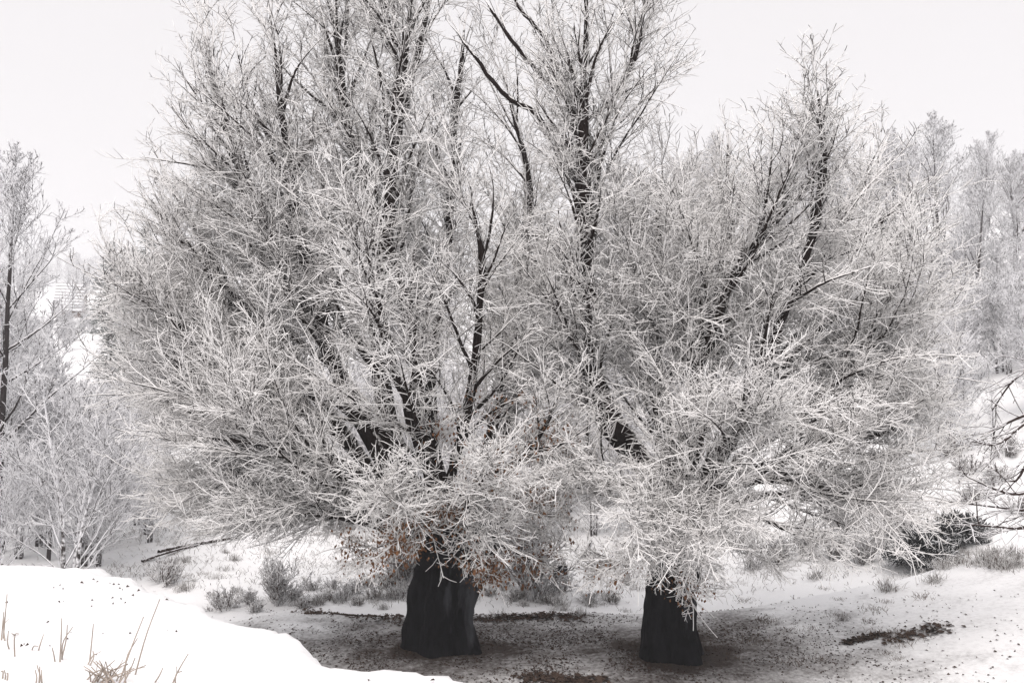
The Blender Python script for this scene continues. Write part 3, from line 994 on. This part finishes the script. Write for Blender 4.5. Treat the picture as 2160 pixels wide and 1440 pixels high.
def build_hut():
    Y = 150
    p = spot(142, Y)
    z_eave = P(142, 650, Y)[2]
    z_ridge = P(142, 598, Y)[2]
    p[2] = z_eave - 1.6
    hut = thing('wooden_hut', (p[0], Y, gz(p[0], Y) - .2), 'small hut with snowy board roof and brown gable among foggy trees', 'hut', rz=math.radians(18))
    base = hut.location.z
    ze, zr = z_eave - base, z_ridge - base
    W, D = 2.2, 2.3                      # half length along the ridge, half depth
    V = np.array([(-W, -D, 0), (W, -D, 0), (W, D, 0), (-W, D, 0), (-W, -D, ze), (W, -D, ze), (W, D, ze), (-W, D, ze),
                  (-W, 0, zr - .1), (W, 0, zr - .1)], float)
    me = bpy.data.meshes.new('wall')
    me.from_pydata([tuple(v) for v in V], [], [(0, 1, 5, 4), (2, 3, 7, 6), (1, 2, 6, 9, 5), (3, 0, 4, 8, 7)])
    me.materials.append(M_HUTWALL)
    wall = link('wall', me, hut)
    for k in range(11):                  # gable boards
        y0 = -D + k * 2 * D / 11
        zt = zr - .25 - abs(y0 + D / 11) / D * (zr - ze)
        link('board', box_mesh('board', W + .004, W + .05, y0 + .02, y0 + 2 * D / 11 - .03, 0.2, zt, M_HUTWALL), wall)
    link('door', box_mesh('door', -.5, .5, -D - .06, -D - .004, .1, 2.1, M_HUTWALL), hut)
    # roof slopes laid in overlapping snowy board courses
    rise = zr - ze
    for sgn in (-1, 1):
        sl = link('roof', mesh_from('roof', np.array([(-W - .3, sgn * (D + .4), ze - .4 * rise / D), (W + .3, sgn * (D + .4), ze - .4 * rise / D),
                                                      (W + .3, 0, zr), (-W - .3, 0, zr)]) + np.array((0, 0, .02)), np.array([(0, 1, 2, 3)]), False, None, M_HUTWALL), hut)
        nrow = 9
        for k in range(nrow):
            f0, f1 = k / nrow, (k + .80) / nrow
            ya, yb = sgn * (D + .4) * (1 - f0), sgn * (D + .4) * (1 - f1)
            za = ze - .4 * rise / D + (rise + .4 * rise / D) * f0
            zb = ze - .4 * rise / D + (rise + .4 * rise / D) * f1
            V = np.array([(-W - .32, ya, za + .03), (W + .32, ya, za + .03), (W + .32, yb, zb + .03), (-W - .32, yb, zb + .03),
                          (-W - .32, ya, za + .17), (W + .32, ya, za + .17), (W + .32, yb, zb + .09), (-W - .32, yb, zb + .09)])
            Fq = np.array([(0, 1, 5, 4), (1, 2, 6, 5), (2, 3, 7, 6), (3, 0, 4, 7), (4, 5, 6, 7), (3, 2, 1, 0)])
            link('course', mesh_from('course', V, Fq, False, None, M_SNOWTHIN), sl)


build_hut()

# ------------------------------------------------------------------ tree at the right edge whose low boughs hang into view
def edge_tree():
    base = spot(2420, 14.0)
    root = thing('overhanging_tree', base, 'tree beyond the slope whose bare dark low boughs hang over the snow', 'tree')
    V, q = make_trunk([base + np.array((0, 0, -.3)), base + np.array((0, 0, 1.2)), base + np.array((-.1, .1, 3)), base + np.array((0, .2, 6))], [.26, .22, .18, .05], 5, 4, K=24, S=20)
    link('trunk', mesh_from('trunk', V - base, q, True, None, M_TRUNK), root)
    for path, d in [([(2420, 800), (2280, 820), (2165, 890), (2130, 920), (2098, 938), (2050, 930)], -.6),
                    ([(2420, 800), (2260, 840), (2150, 880), (2100, 905), (2060, 925)], .4),
                    ([(2420, 900), (2290, 1010), (2160, 1040), (2110, 1035), (2050, 1010)], -.8),
                    ([(2420, 960), (2290, 1090), (2160, 1112), (2100, 1110), (2040, 1105)], -1.2),
                    ([(2420, 950), (2290, 1060), (2180, 1075), (2110, 1070), (2010, 1058)], .6),
                    ([(2420, 820), (2280, 900), (2180, 960), (2140, 1015), (2090, 985)], .2),
                    ([(2420, 700), (2300, 740), (2210, 760), (2140, 800), (2090, 870)], .8)]:
        m = len(path)
        pts = catmull([P(x, y, 14 + d * k / (m - 1)) for k, (x, y) in enumerate(path)], 16)
        rr = np.linspace(.045, .009, 16)
        V, Fq, R = tubes(pts[None], rr[None], 6)
        b = link('bough', mesh_from('bough', V - base, Fq, True, {'thick': R + .05}, M_DARK), root)
        bag = Bag()
        c2, _, rj, L2 = spawn(pts[None], rr[None], 12, .4, 1, .7, .2, .75, 6, None, up=-.1, wig=.12, mode='flat', roll=.7)
        r2 = taperR(np.full(len(c2), .011), np.full(len(c2), .007), 6)
        bag.add(*tubes(c2 - base, r2, 4))
        c3, _, _, _ = spawn(c2, r2, 4, .1, 1, .75, .2, .28, 3, None, up=0, wig=.1, mode='flat')
        bag.add(*tubes(c3 - base, taperR(np.full(len(c3), .0075), np.full(len(c3), .005), 3), 3))
        link('twigs', bag.mesh('twigs', M_DARK), b, kind='stuff')


edge_tree()

# ------------------------------------------------------------------ shrubs, tussocks, logs
def shrub_mesh(H, R, n1, n2, n3, rt, mat, upright=.6):
    bag = Bag()
    az = rng.random(n1) * 6.283
    tilt = np.abs(rng.normal(0, .5, n1)) * (1.3 - upright)
    K = 7
    d0 = np.stack([np.cos(az) * np.sin(tilt), np.sin(az) * np.sin(tilt), np.cos(tilt)], -1)
    L = H * rng.uniform(.5, 1.05, n1) * np.cos(tilt) ** .5
    p = np.empty((n1, K, 3))
    p[:, 0] = np.stack([np.cos(az), np.sin(az), az * 0], -1) * (R * .25 * rng.random(n1))[:, None] - np.array((0, 0, .06))
    d = d0
    for k in range(1, K):
        d = nrm(d + rng.normal(0, .07, (n1, 3)))
        p[:, k] = p[:, k - 1] + d * (L / (K - 1))[:, None]
    r1 = taperR(np.full(n1, rt * 1.5), np.full(n1, rt), K)
    bag.add(*tubes(p, r1, 3))
    c2, _, _, L2 = spawn(p, r1, n2, .15, 1, .7, .2, H * .3, 4, None, up=.3, wig=.12)
    r2 = taperR(np.full(len(c2), rt), np.full(len(c2), rt * .8), 4)
    bag.add(*tubes(c2, r2, 3))
    c3, _, _, _ = spawn(c2, r2, n3, .1, 1, .7, .2, H * .12, 3, None, up=.2, wig=.12)
    bag.add(*tubes(c3, taperR(np.full(len(c3), rt * .9), np.full(len(c3), rt * .6), 3), 3))
    return bag.mesh('twigs', mat)


M_SHRUB = frost_mat('frosted_shrub_twig', (0.075, 0.055, 0.048), (0.83, 0.83, 0.84), 0.0, 0.5, twig_bias=0.40)
M_TUSS = frost_mat('frosted_dead_grass', (0.085, 0.06, 0.048), (0.86, 0.86, 0.86), 0.1, 0.6, twig_bias=0.3)
M_JUN = frost_mat('juniper_needles', (0.012, 0.015, 0.016), (0.82, 0.83, 0.85), 0.5, 0.85, twig_bias=0.2, scale=6)


def blades_mesh(n, H, spread, mat, w=.006):
    """a tuft of arching grass blades"""
    az = rng.random(n) * 6.283
    lean = np.abs(rng.normal(.45, .3, n))
    L = H * rng.uniform(.5, 1.1, n)
    b0 = np.stack([rng.normal(0, spread, n), rng.normal(0, spread, n), np.full(n, -.02)], -1)
    K = 4
    p = np.empty((n, K, 3))
    p[:, 0] = b0
    for k in range(1, K):
        a = lean * (.4 + .5 * k)
        d = np.stack([np.cos(az) * np.sin(a), np.sin(az) * np.sin(a), np.cos(a)], -1)
        p[:, k] = p[:, k - 1] + d * (L / (K - 1))[:, None]
    bag = Bag()
    bag.add(*tubes(p, taperR(np.full(n, w), np.full(n, w * .4), K), 3))
    return bag.mesh('blades', mat)


SHRUBS = [shrub_mesh(1.0, .5, 26, 9, 5, .007, M_SHRUB, .8), shrub_mesh(.6, .6, 30, 7, 4, .007, M_SHRUB, .2), shrub_mesh(.5, .5, 26, 7, 4, .008, M_TUSS, .1)]
TUFTS = [blades_mesh(110, .32, .12, M_TUSS), blades_mesh(80, .25, .2, M_TUSS), blades_mesh(60, .16, .2, M_GRASS)]


def place(kind, me, pos, label, cat, group, s, rz=None, part='twigs', sxy=1.0):
    o = thing(kind, pos, label, cat, group, rng.random() * 6.28 if rz is None else rz)
    o.scale = (s * sxy, s * sxy, s)
    link(part, me, o, kind='stuff')
    return o


SG = 'frosted shrubs on the snow beyond the beeches'
place('frosted_shrub', SHRUBS[0], hit(585, 1275), 'upright feathery frosted shrub beside the end of the snow bank', 'shrub', SG, 1.15)
place('frosted_shrub', SHRUBS[1], hit(470, 1285), 'low frosted shrub at the foot of the snow bank edge', 'shrub', SG, .9, sxy=1.3)
place('frosted_shrub', SHRUBS[1], hit(350, 1230), 'spreading frosted shrub just behind the crest of the snow bank', 'shrub', SG, 1.1, sxy=1.3)
place('frosted_shrub', SHRUBS[2], hit(850, 1215), 'olive brown frosted shrub left behind the leaning beech trunk', 'shrub', SG, 1.3, sxy=1.5)
for x, y, s in [(690, 1265, .6), (740, 1255, .7), (790, 1262, .7), (840, 1262, .7), (880, 1270, .5), (770, 1235, .7), (700, 1240, .5), (640, 1280, .5), (620, 1262, .6), (660, 1245, .6), (720, 1270, .6), (815, 1240, .8), (865, 1250, .7), (755, 1275, .5), (670, 1275, .5), (540, 1290, .5), (520, 1270, .6)]:
    place('frosted_shrub', SHRUBS[1 + (x // 10) % 2], hit(x, y), 'knee high frosted scrub left of the leaning beech trunk', 'shrub', SG, s, sxy=1.3)
for x, y, s in [(1090, 1265, .6), (1130, 1240, .9), (1180, 1250, .8), (1060, 1235, .8), (1240, 1270, .5), (1290, 1268, .6), (1150, 1270, .5), (1030, 1255, .5)]:
    place('frosted_shrub', SHRUBS[1 + (x // 10) % 2], hit(x, y), 'knee high frosted scrub between the two beech trunks', 'shrub', SG, s, sxy=1.5)
for x, y, s in [(1640, 1190, .9), (1700, 1170, 1.0), (1760, 1180, .9), (1820, 1190, .9), (1590, 1200, .7), (1850, 1150, 1.2), (1900, 1150, 1.2), (1780, 1130, 1.2)]:
    place('frosted_shrub', SHRUBS[(x // 10) % 2], hit(x, y), 'pale frosted scrub under the drooping boughs by the dark bush', 'shrub', SG, s, sxy=1.2)
for x, y, s in [(2050, 1060, 1.0), (2100, 1020, 1.1), (2150, 1080, 1.0), (2040, 1000, 1.2), (2120, 960, 1.2), (2010, 960, 1.3)]:
    place('frosted_shrub', SHRUBS[1], hit(x, y), 'frosted scrub on the snowy slope under the hanging dark boughs', 'shrub', SG, s, sxy=1.3)

# young beeches that keep their brown leaves
for x, Y, s, lab in [(1120, 20.5, 2.2, 'leafy brown young beech right behind the gap between the trunks'),
                     (860, 21.5, 1.7, 'olive brown leafy young beech left behind the leaning trunk'),
                     (1040, 23.0, 2.6, 'taller brown leafed young beech behind the leaning trunk')]:
    p = spot(x, Y)
    o = place('young_beech', SHRUBS[0], p, lab, 'shrub', 'young leafy beeches behind the trunks', s)
    q = rng.normal(0, 1, (160, 3)) * np.array((.25, .25, .22)) + np.array((0, 0, .55))
    leaves(q, 420, .05, .05, 'withered_leaves', M_LEAF, o)

# dark juniper
jb = Bag()
K = 6
n = 240
az = rng.random(n) * 6.283
el = np.arccos(rng.uniform(0.05, 1, n))
d = np.stack([np.cos(az) * np.sin(el), np.sin(az) * np.sin(el), np.cos(el)], -1)
Lj = np.array((1.15, 1.0, .85))[None] * rng.uniform(.7, 1.1, n)[:, None]
s = np.linspace(0, 1, K)[None, :, None]
pj = (d * Lj)[:, None, :] * s + rng.normal(0, .03, (n, K, 3))
rj_ = taperR(np.full(n, .02), np.full(n, .01), K)
jb.add(*tubes(pj, rj_, 4))
c2, _, _, _ = spawn(pj, rj_, 14, .2, 1, .6, .25, .26, 3, None, up=.3, wig=.12)
rc = np.tile(np.array([.014, .022, .008]), (len(c2), 1))
jb.add(*tubes(c2, rc, 3))
c3, _, _, _ = spawn(c2, rc, 3, .1, 1, .6, .2, .10, 2, None, up=.2, wig=.1)
jb.add(*tubes(c3, np.tile(np.array([.012, .006]), (len(c3), 1)), 3))
jm = jb.mesh('needles', M_JUN)
for px, Y, s, lab in [(1930, 20.6, .9, 'dark blackish juniper bush flecked with snow behind the slope crest'),
                      (2005, 21.2, .8, 'snowier juniper bush uphill of the blackest juniper')]:
    X = (px - 1080) / F * Y
    place('juniper_bush', jm, (X, Y, gz(X, Y) + .05), lab, 'bush', 'junipers behind the slope crest', s, part='needles')

TG = 'grass tussocks poking through the snow'
for x, y, s, lab in [(1875, 1245, 1.0, 'biggest dry grass tussock on the snow below the juniper'), (1970, 1228, .9, 'dry grass tussock beneath the uphill juniper'),
                     (1722, 1220, .9, 'dark grass tussock where the drooping boughs end'), (1778, 1308, .6, 'tiny brown tussock alone on the grey snow')]:
    place('grass_tussock', TUFTS[0], hit(x, y), lab, 'grass', TG, s, part='blades')
for k in range(46):
    x, y = rng.uniform(1980, 2170), rng.uniform(1165, 1200)
    p = hit(x, y)
    p = spot(x, 19.6 + rng.random() * 1.4) if p[1] > 24 else p
    place('grass_tussock', TUFTS[k % 2], p, 'dry grass tussock in the row along the crest beside the junipers', 'grass', TG, rng.uniform(.3, 1.15), part='blades')
for k in range(60):
    x, y = rng.uniform(320, 880), rng.uniform(1120, 1290)
    p = hit(x, y)
    if edge_dist(p[0], p[1]) < 2:
        continue
    place('grass_tussock', TUFTS[k % 3], p, 'small dead grass tussock on the snowy flat left of the beeches', 'grass', TG, rng.uniform(.4, .9), part='blades')
for k in range(24):
    x, y = rng.uniform(1480, 2000), rng.uniform(1240, 1400)
    place('grass_tussock', TUFTS[2], hit(x, y), 'thin wisp of dead grass on the thin grey snow', 'grass', TG, rng.uniform(.35, .8), part='blades')
for k in range(26):
    x, y = rng.uniform(1000, 1340), rng.uniform(1215, 1300)
    place('grass_tussock', TUFTS[k % 2], hit(x, y), 'dead grass tussock on the snow between the two beech trunks', 'grass', TG, rng.uniform(.4, .9), part='blades')


def log(name, a, b, r, label, group=None, cat='log'):
    o_base = a
    pts = catmull([a, a * .6 + b * .4 + np.array((0, 0, .04)), b], 10)
    V, Fq, R = tubes(pts[None], np.linspace(r, r * .55, 10)[None], 8)
    nv = V + rng.normal(0, r * .10, V.shape)
    o = link(name, mesh_from(name, nv - a, Fq, True, {'thick': R + .02}, M_DARK), None, label=label, category=cat)
    o.location = tuple(a)
    if group:
        o['group'] = group
    return o


up_ = np.array((0, 0, .05))
log('fallen_log', hit(335, 1168) + up_, hit(505, 1135) + up_, .075, 'long dark fallen log lying across the snowy flat', 'fallen logs')
log('fallen_log', hit(300, 1188) + up_, hit(420, 1152) + up_, .05, 'thin fallen pole lying beside the long dark log', 'fallen logs')
log('fence_post', hit(388, 1108) - up_, hit(388, 1108) + np.array((0, 0, .45)), .05, 'short dark post standing in the snow beyond the log', None, 'post')
# stump between the beeches
sp_ = hit(1182, 1222)
V, q = make_trunk([sp_ + np.array((0, 0, -.1)), sp_ + np.array((0, 0, .15)), sp_ + np.array((.02, 0, .34)), sp_ + np.array((.03, 0, .45))], [.22, .19, .18, .16], 21, 4, K=12, S=18)
so = thing('tree_stump', sp_, 'dark broken stump capped with snow between the beeches', 'stump')
link('wood', mesh_from('wood', V - sp_, q, True, None, M_TRUNK), so)
a_ = np.linspace(0, 6.283, 14, endpoint=False)
cap = [(0, 0, .56)] + [(.13 * math.cos(t), .13 * math.sin(t), .53) for t in a_] + [(.2 * math.cos(t) * random.uniform(.9, 1.1), .2 * math.sin(t), .45) for t in a_]
cf = [(0, 1 + i, 1 + (i + 1) % 14) for i in range(14)]
cf += [(1 + i, 15 + i, 15 + (i + 1) % 14) for i in range(14)] + [(1 + i, 15 + (i + 1) % 14, 1 + (i + 1) % 14) for i in range(14)]
link('snow_cap', mesh_from('snow_cap', np.array(cap), np.array(cf), True, None, M_SNOWTHIN), so)

# ------------------------------------------------------------------ fallen leaves
def flat_leaves(xy, size, name, label, mat, cat=None, lift=.006):
    n = len(xy)
    z = ground_z(xy[:, 0], xy[:, 1]) + lift
    c = np.stack([xy[:, 0], xy[:, 1], z], -1)
    a = rng.random(n) * 6.283
    L = size * np.clip(rng.normal(1, .35, n), .4, 2)
    tl = rng.normal(0, .45, (n, 2))
    dx = np.stack([np.cos(a), np.sin(a), tl[:, 0] * .5], -1) * L[:, None] * .5
    dy = np.stack([-np.sin(a), np.cos(a), tl[:, 1]], -1) * L[:, None] * .28
    V = np.stack([c - dx, c - dy + np.array((0, 0, .012)), c + dx, c + dy + np.array((0, 0, .012))], 1).reshape(-1, 3)
    V[:, 2] = np.maximum(V[:, 2], np.repeat(z, 4) - .003)
    i = np.arange(n)[:, None] * 4
    T1 = np.concatenate([i + np.array([[0, 1, 2]]), i + np.array([[0, 2, 3]])])
    me = mesh_from(name, V, T1, False, None, mat)
    o = link(name, me, None, label=label)
    if cat:
        o['category'] = cat
    else:
        o['kind'] = 'stuff'
        o['category'] = 'leaves'
    return o


pool = []
for c, n, sx in ((TREE_A, 11000, 2.6), (TREE_B, 11000, 2.5)):
    pool.append(np.stack([c[0] + rng.normal(0, sx, n), c[1] - .4 + rng.normal(0, 2.0, n)], -1))
pool.append(np.stack([rng.uniform(2, 11, 300), rng.uniform(10, 18, 300)], -1))
xy = np.concatenate(pool)
xy = xy[(edge_dist(xy[:, 0], xy[:, 1]) > .5) & (xy[:, 1] < 19)]
xy = xy[fbm(xy[:, 0] * 1.3, xy[:, 1] * 1.3) + rng.normal(0, .28, len(xy)) > .02]
flat_leaves(xy, .042, 'leaf_litter', 'dark fallen leaves scattered over thin snow under the two beeches', M_LITTER)


def drift(x0, y0, x1, y1, n, sd_, label):
    a, b = hit(x0, y0), hit(x1, y1)
    t = rng.random(n)[:, None]
    q = a[None, :2] * (1 - t) + b[None, :2] * t + rng.normal(0, sd_, (n, 2))
    o = flat_leaves(q, .10, 'leaf_drift', label, M_LITTER, lift=.02)
    o['group'] = 'drifts of fallen leaves'


drift(1785, 1360, 1858, 1338, 260, .07, 'narrow brown drift of leaves on the open grey snow')
drift(1880, 1350, 2000, 1322, 200, .18, 'loose sprinkle of leaves uphill of the narrow brown drift')
drift(1115, 1432, 1270, 1437, 420, .14, 'dark leaf drift at the foot of the snow bank below the beeches')
drift(1000, 1308, 1230, 1300, 520, .15, 'dark leaf drift along the edge between the two beech trunks')
drift(640, 1290, 860, 1312, 420, .2, 'dark leaf drift left of the leaning beech trunk')

bk = np.stack([rng.uniform(-6, 0, 900), rng.uniform(4, 9.5, 900)], -1)
bk = bk[(edge_dist(bk[:, 0], bk[:, 1]) < -.1) & (fbm(bk[:, 0] * 1.5, bk[:, 1] * 1.5 + 8) > .22)]
flat_leaves(bk, .028, 'plant_crumbs', 'tiny bark and seed crumbs lying on the white snow bank', M_LITTER)

# thin dead stems poking out of the snowy flats
def stubble(n, x0, x1, Y0, Y1, label):
    x = rng.uniform(x0, x1, n)
    y = rng.uniform(Y0, Y1, n)
    m = (edge_dist(x, y) > 2.5)
    m &= (fbm(x * .4 + 3, y * .6) + rng.normal(0, .25, n)) > .05
    x, y = x[m], y[m]
    n = len(x)
    b = np.stack([x, y, ground_z(x, y) - .01], -1)
    K = 3
    p = np.empty((n, K, 3))
    p[:, 0] = b
    az = rng.random(n) * 6.28
    for k in range(1, K):
        aa = .5 * k + rng.normal(0, .25, n)
        p[:, k] = p[:, k - 1] + np.stack([np.cos(az) * np.sin(aa), np.sin(az) * np.sin(aa), np.cos(aa)], -1) * rng.uniform(.03, .12, n)[:, None]
    V, Fq, R = tubes(p, np.full((n, K), .007), 3)
    o = link('dead_grass', mesh_from('dead_grass', V, Fq, True, {'thick': R}, M_TUSS), None, kind='stuff', label=label, category='grass')


stubble(20000, -14, 12, 19.5, 36, 'frosted dead grass stubble over the snowy flat beyond the beeches')

# ------------------------------------------------------------------ dry stalks on the bank
STG = 'dry stalk clumps on the snow bank'


def stalks(stems, label, head=False):
    b0 = hit(*stems[0][0])
    o = thing('dry_stalk_clump', b0, label, 'dry plant', STG)
    for (bx, by), (tx, ty) in stems:
        b = hit(bx, by)
        t = P(tx, ty, b[1] + rng.uniform(-.12, .12))
        mid = (b + t) / 2 + rng.normal(0, .012, 3)
        pts = catmull([b - np.array((0, 0, .04)), mid, t], 8)
        V, Fq, R = tubes(pts[None], np.linspace(.0052, .0028, 8)[None], 5)
        st = link('stem', mesh_from('stem', V - b0, Fq, True, {'thick': R}, M_STRAW), o)
        if rng.random() < .45:
            bag = Bag()
            c2, _, _, _ = spawn(pts[None], np.full((1, 8), .003), 4, .5, 1, .5, .15, .05, 3, None, up=.2, wig=.1)
            bag.add(*tubes(c2 - b0, np.full((len(c2), 3), .0022), 3))
            link('seed_head', bag.mesh('seed_head', M_STRAW), st)


stalks([((282, 1424), (337, 1263)), ((247, 1440), (303, 1300)), ((262, 1430), (290, 1345)), ((240, 1446), (308, 1402))], 'tallest slanting pair of dry stalks on the snow bank')
stalks([((358, 1442), (397, 1378)), ((370, 1442), (383, 1415)), ((318, 1442), (344, 1407))], 'short slanting dry stalks right of the tallest pair')
stalks([((6, 1350), (15, 1252)), ((2, 1352), (8, 1290)), ((12, 1355), (10, 1300))], 'upright dry stalks at the outer end of the bank')
stalks([((32, 1385), (32, 1338)), ((24, 1370), (18, 1330)), ((32, 1342), (24, 1335)), ((32, 1342), (40, 1336))], 'small umbrella topped dry stalk on the bank')
stalks([((126, 1398), (130, 1303)), ((128, 1392), (142, 1317)), ((131, 1390), (153, 1322)), ((118, 1400), (110, 1365))], 'upright bunch of dry stalks mid bank')
stalks([((77, 1374), (92, 1337)), ((66, 1370), (80, 1362))], 'little crooked dry stalk between the bunches on the bank')
stalks([((188, 1400), (197, 1315)), ((182, 1405), (196, 1372)), ((178, 1408), (205, 1380))], 'lone straight dry stalk between the upright bunch and the tallest pair')
stalks([(((170 + rng.uniform(0, 100)), 1446 - rng.uniform(0, 14)), (175 + rng.uniform(0, 115), 1385 + rng.uniform(0, 35))) for _ in range(22)], 'dense low tangle of dry stalks under the tallest pair')
stalks([((76, 1450), (78, 1402)), ((82, 1450), (84, 1405)), ((70, 1452), (74, 1412)), ((90, 1450), (88, 1412))], 'short parallel dry stalks at the foot of the bank')
stalks([((8, 1432), (9, 1412)), ((4, 1434), (2, 1415)), ((14, 1436), (14, 1420))], 'stubby dry stalks low at the outer end of the bank')

# ------------------------------------------------------------------ haze
def haze():
    m = bpy.data.materials.new('winter_haze')
    m.use_nodes = True
    t = m.node_tree
    for n in list(t.nodes):
        t.nodes.remove(n)
    v = t.nodes.new('ShaderNodeVolumePrincipled')
    v.inputs['Color'].default_value = (0.97, 0.98, 1.0, 1)
    v.inputs['Density'].default_value = 0.0013
    v.inputs['Anisotropy'].default_value = 0.2
    out = t.nodes.new('ShaderNodeOutputMaterial')
    t.links.new(v.outputs[0], out.inputs['Volume'])
    me = box_mesh('haze', -560, 560, -60, 600, -4, 110, m)
    link('haze', me, kind='stuff', label='thin winter haze in the air', category='haze')


haze()
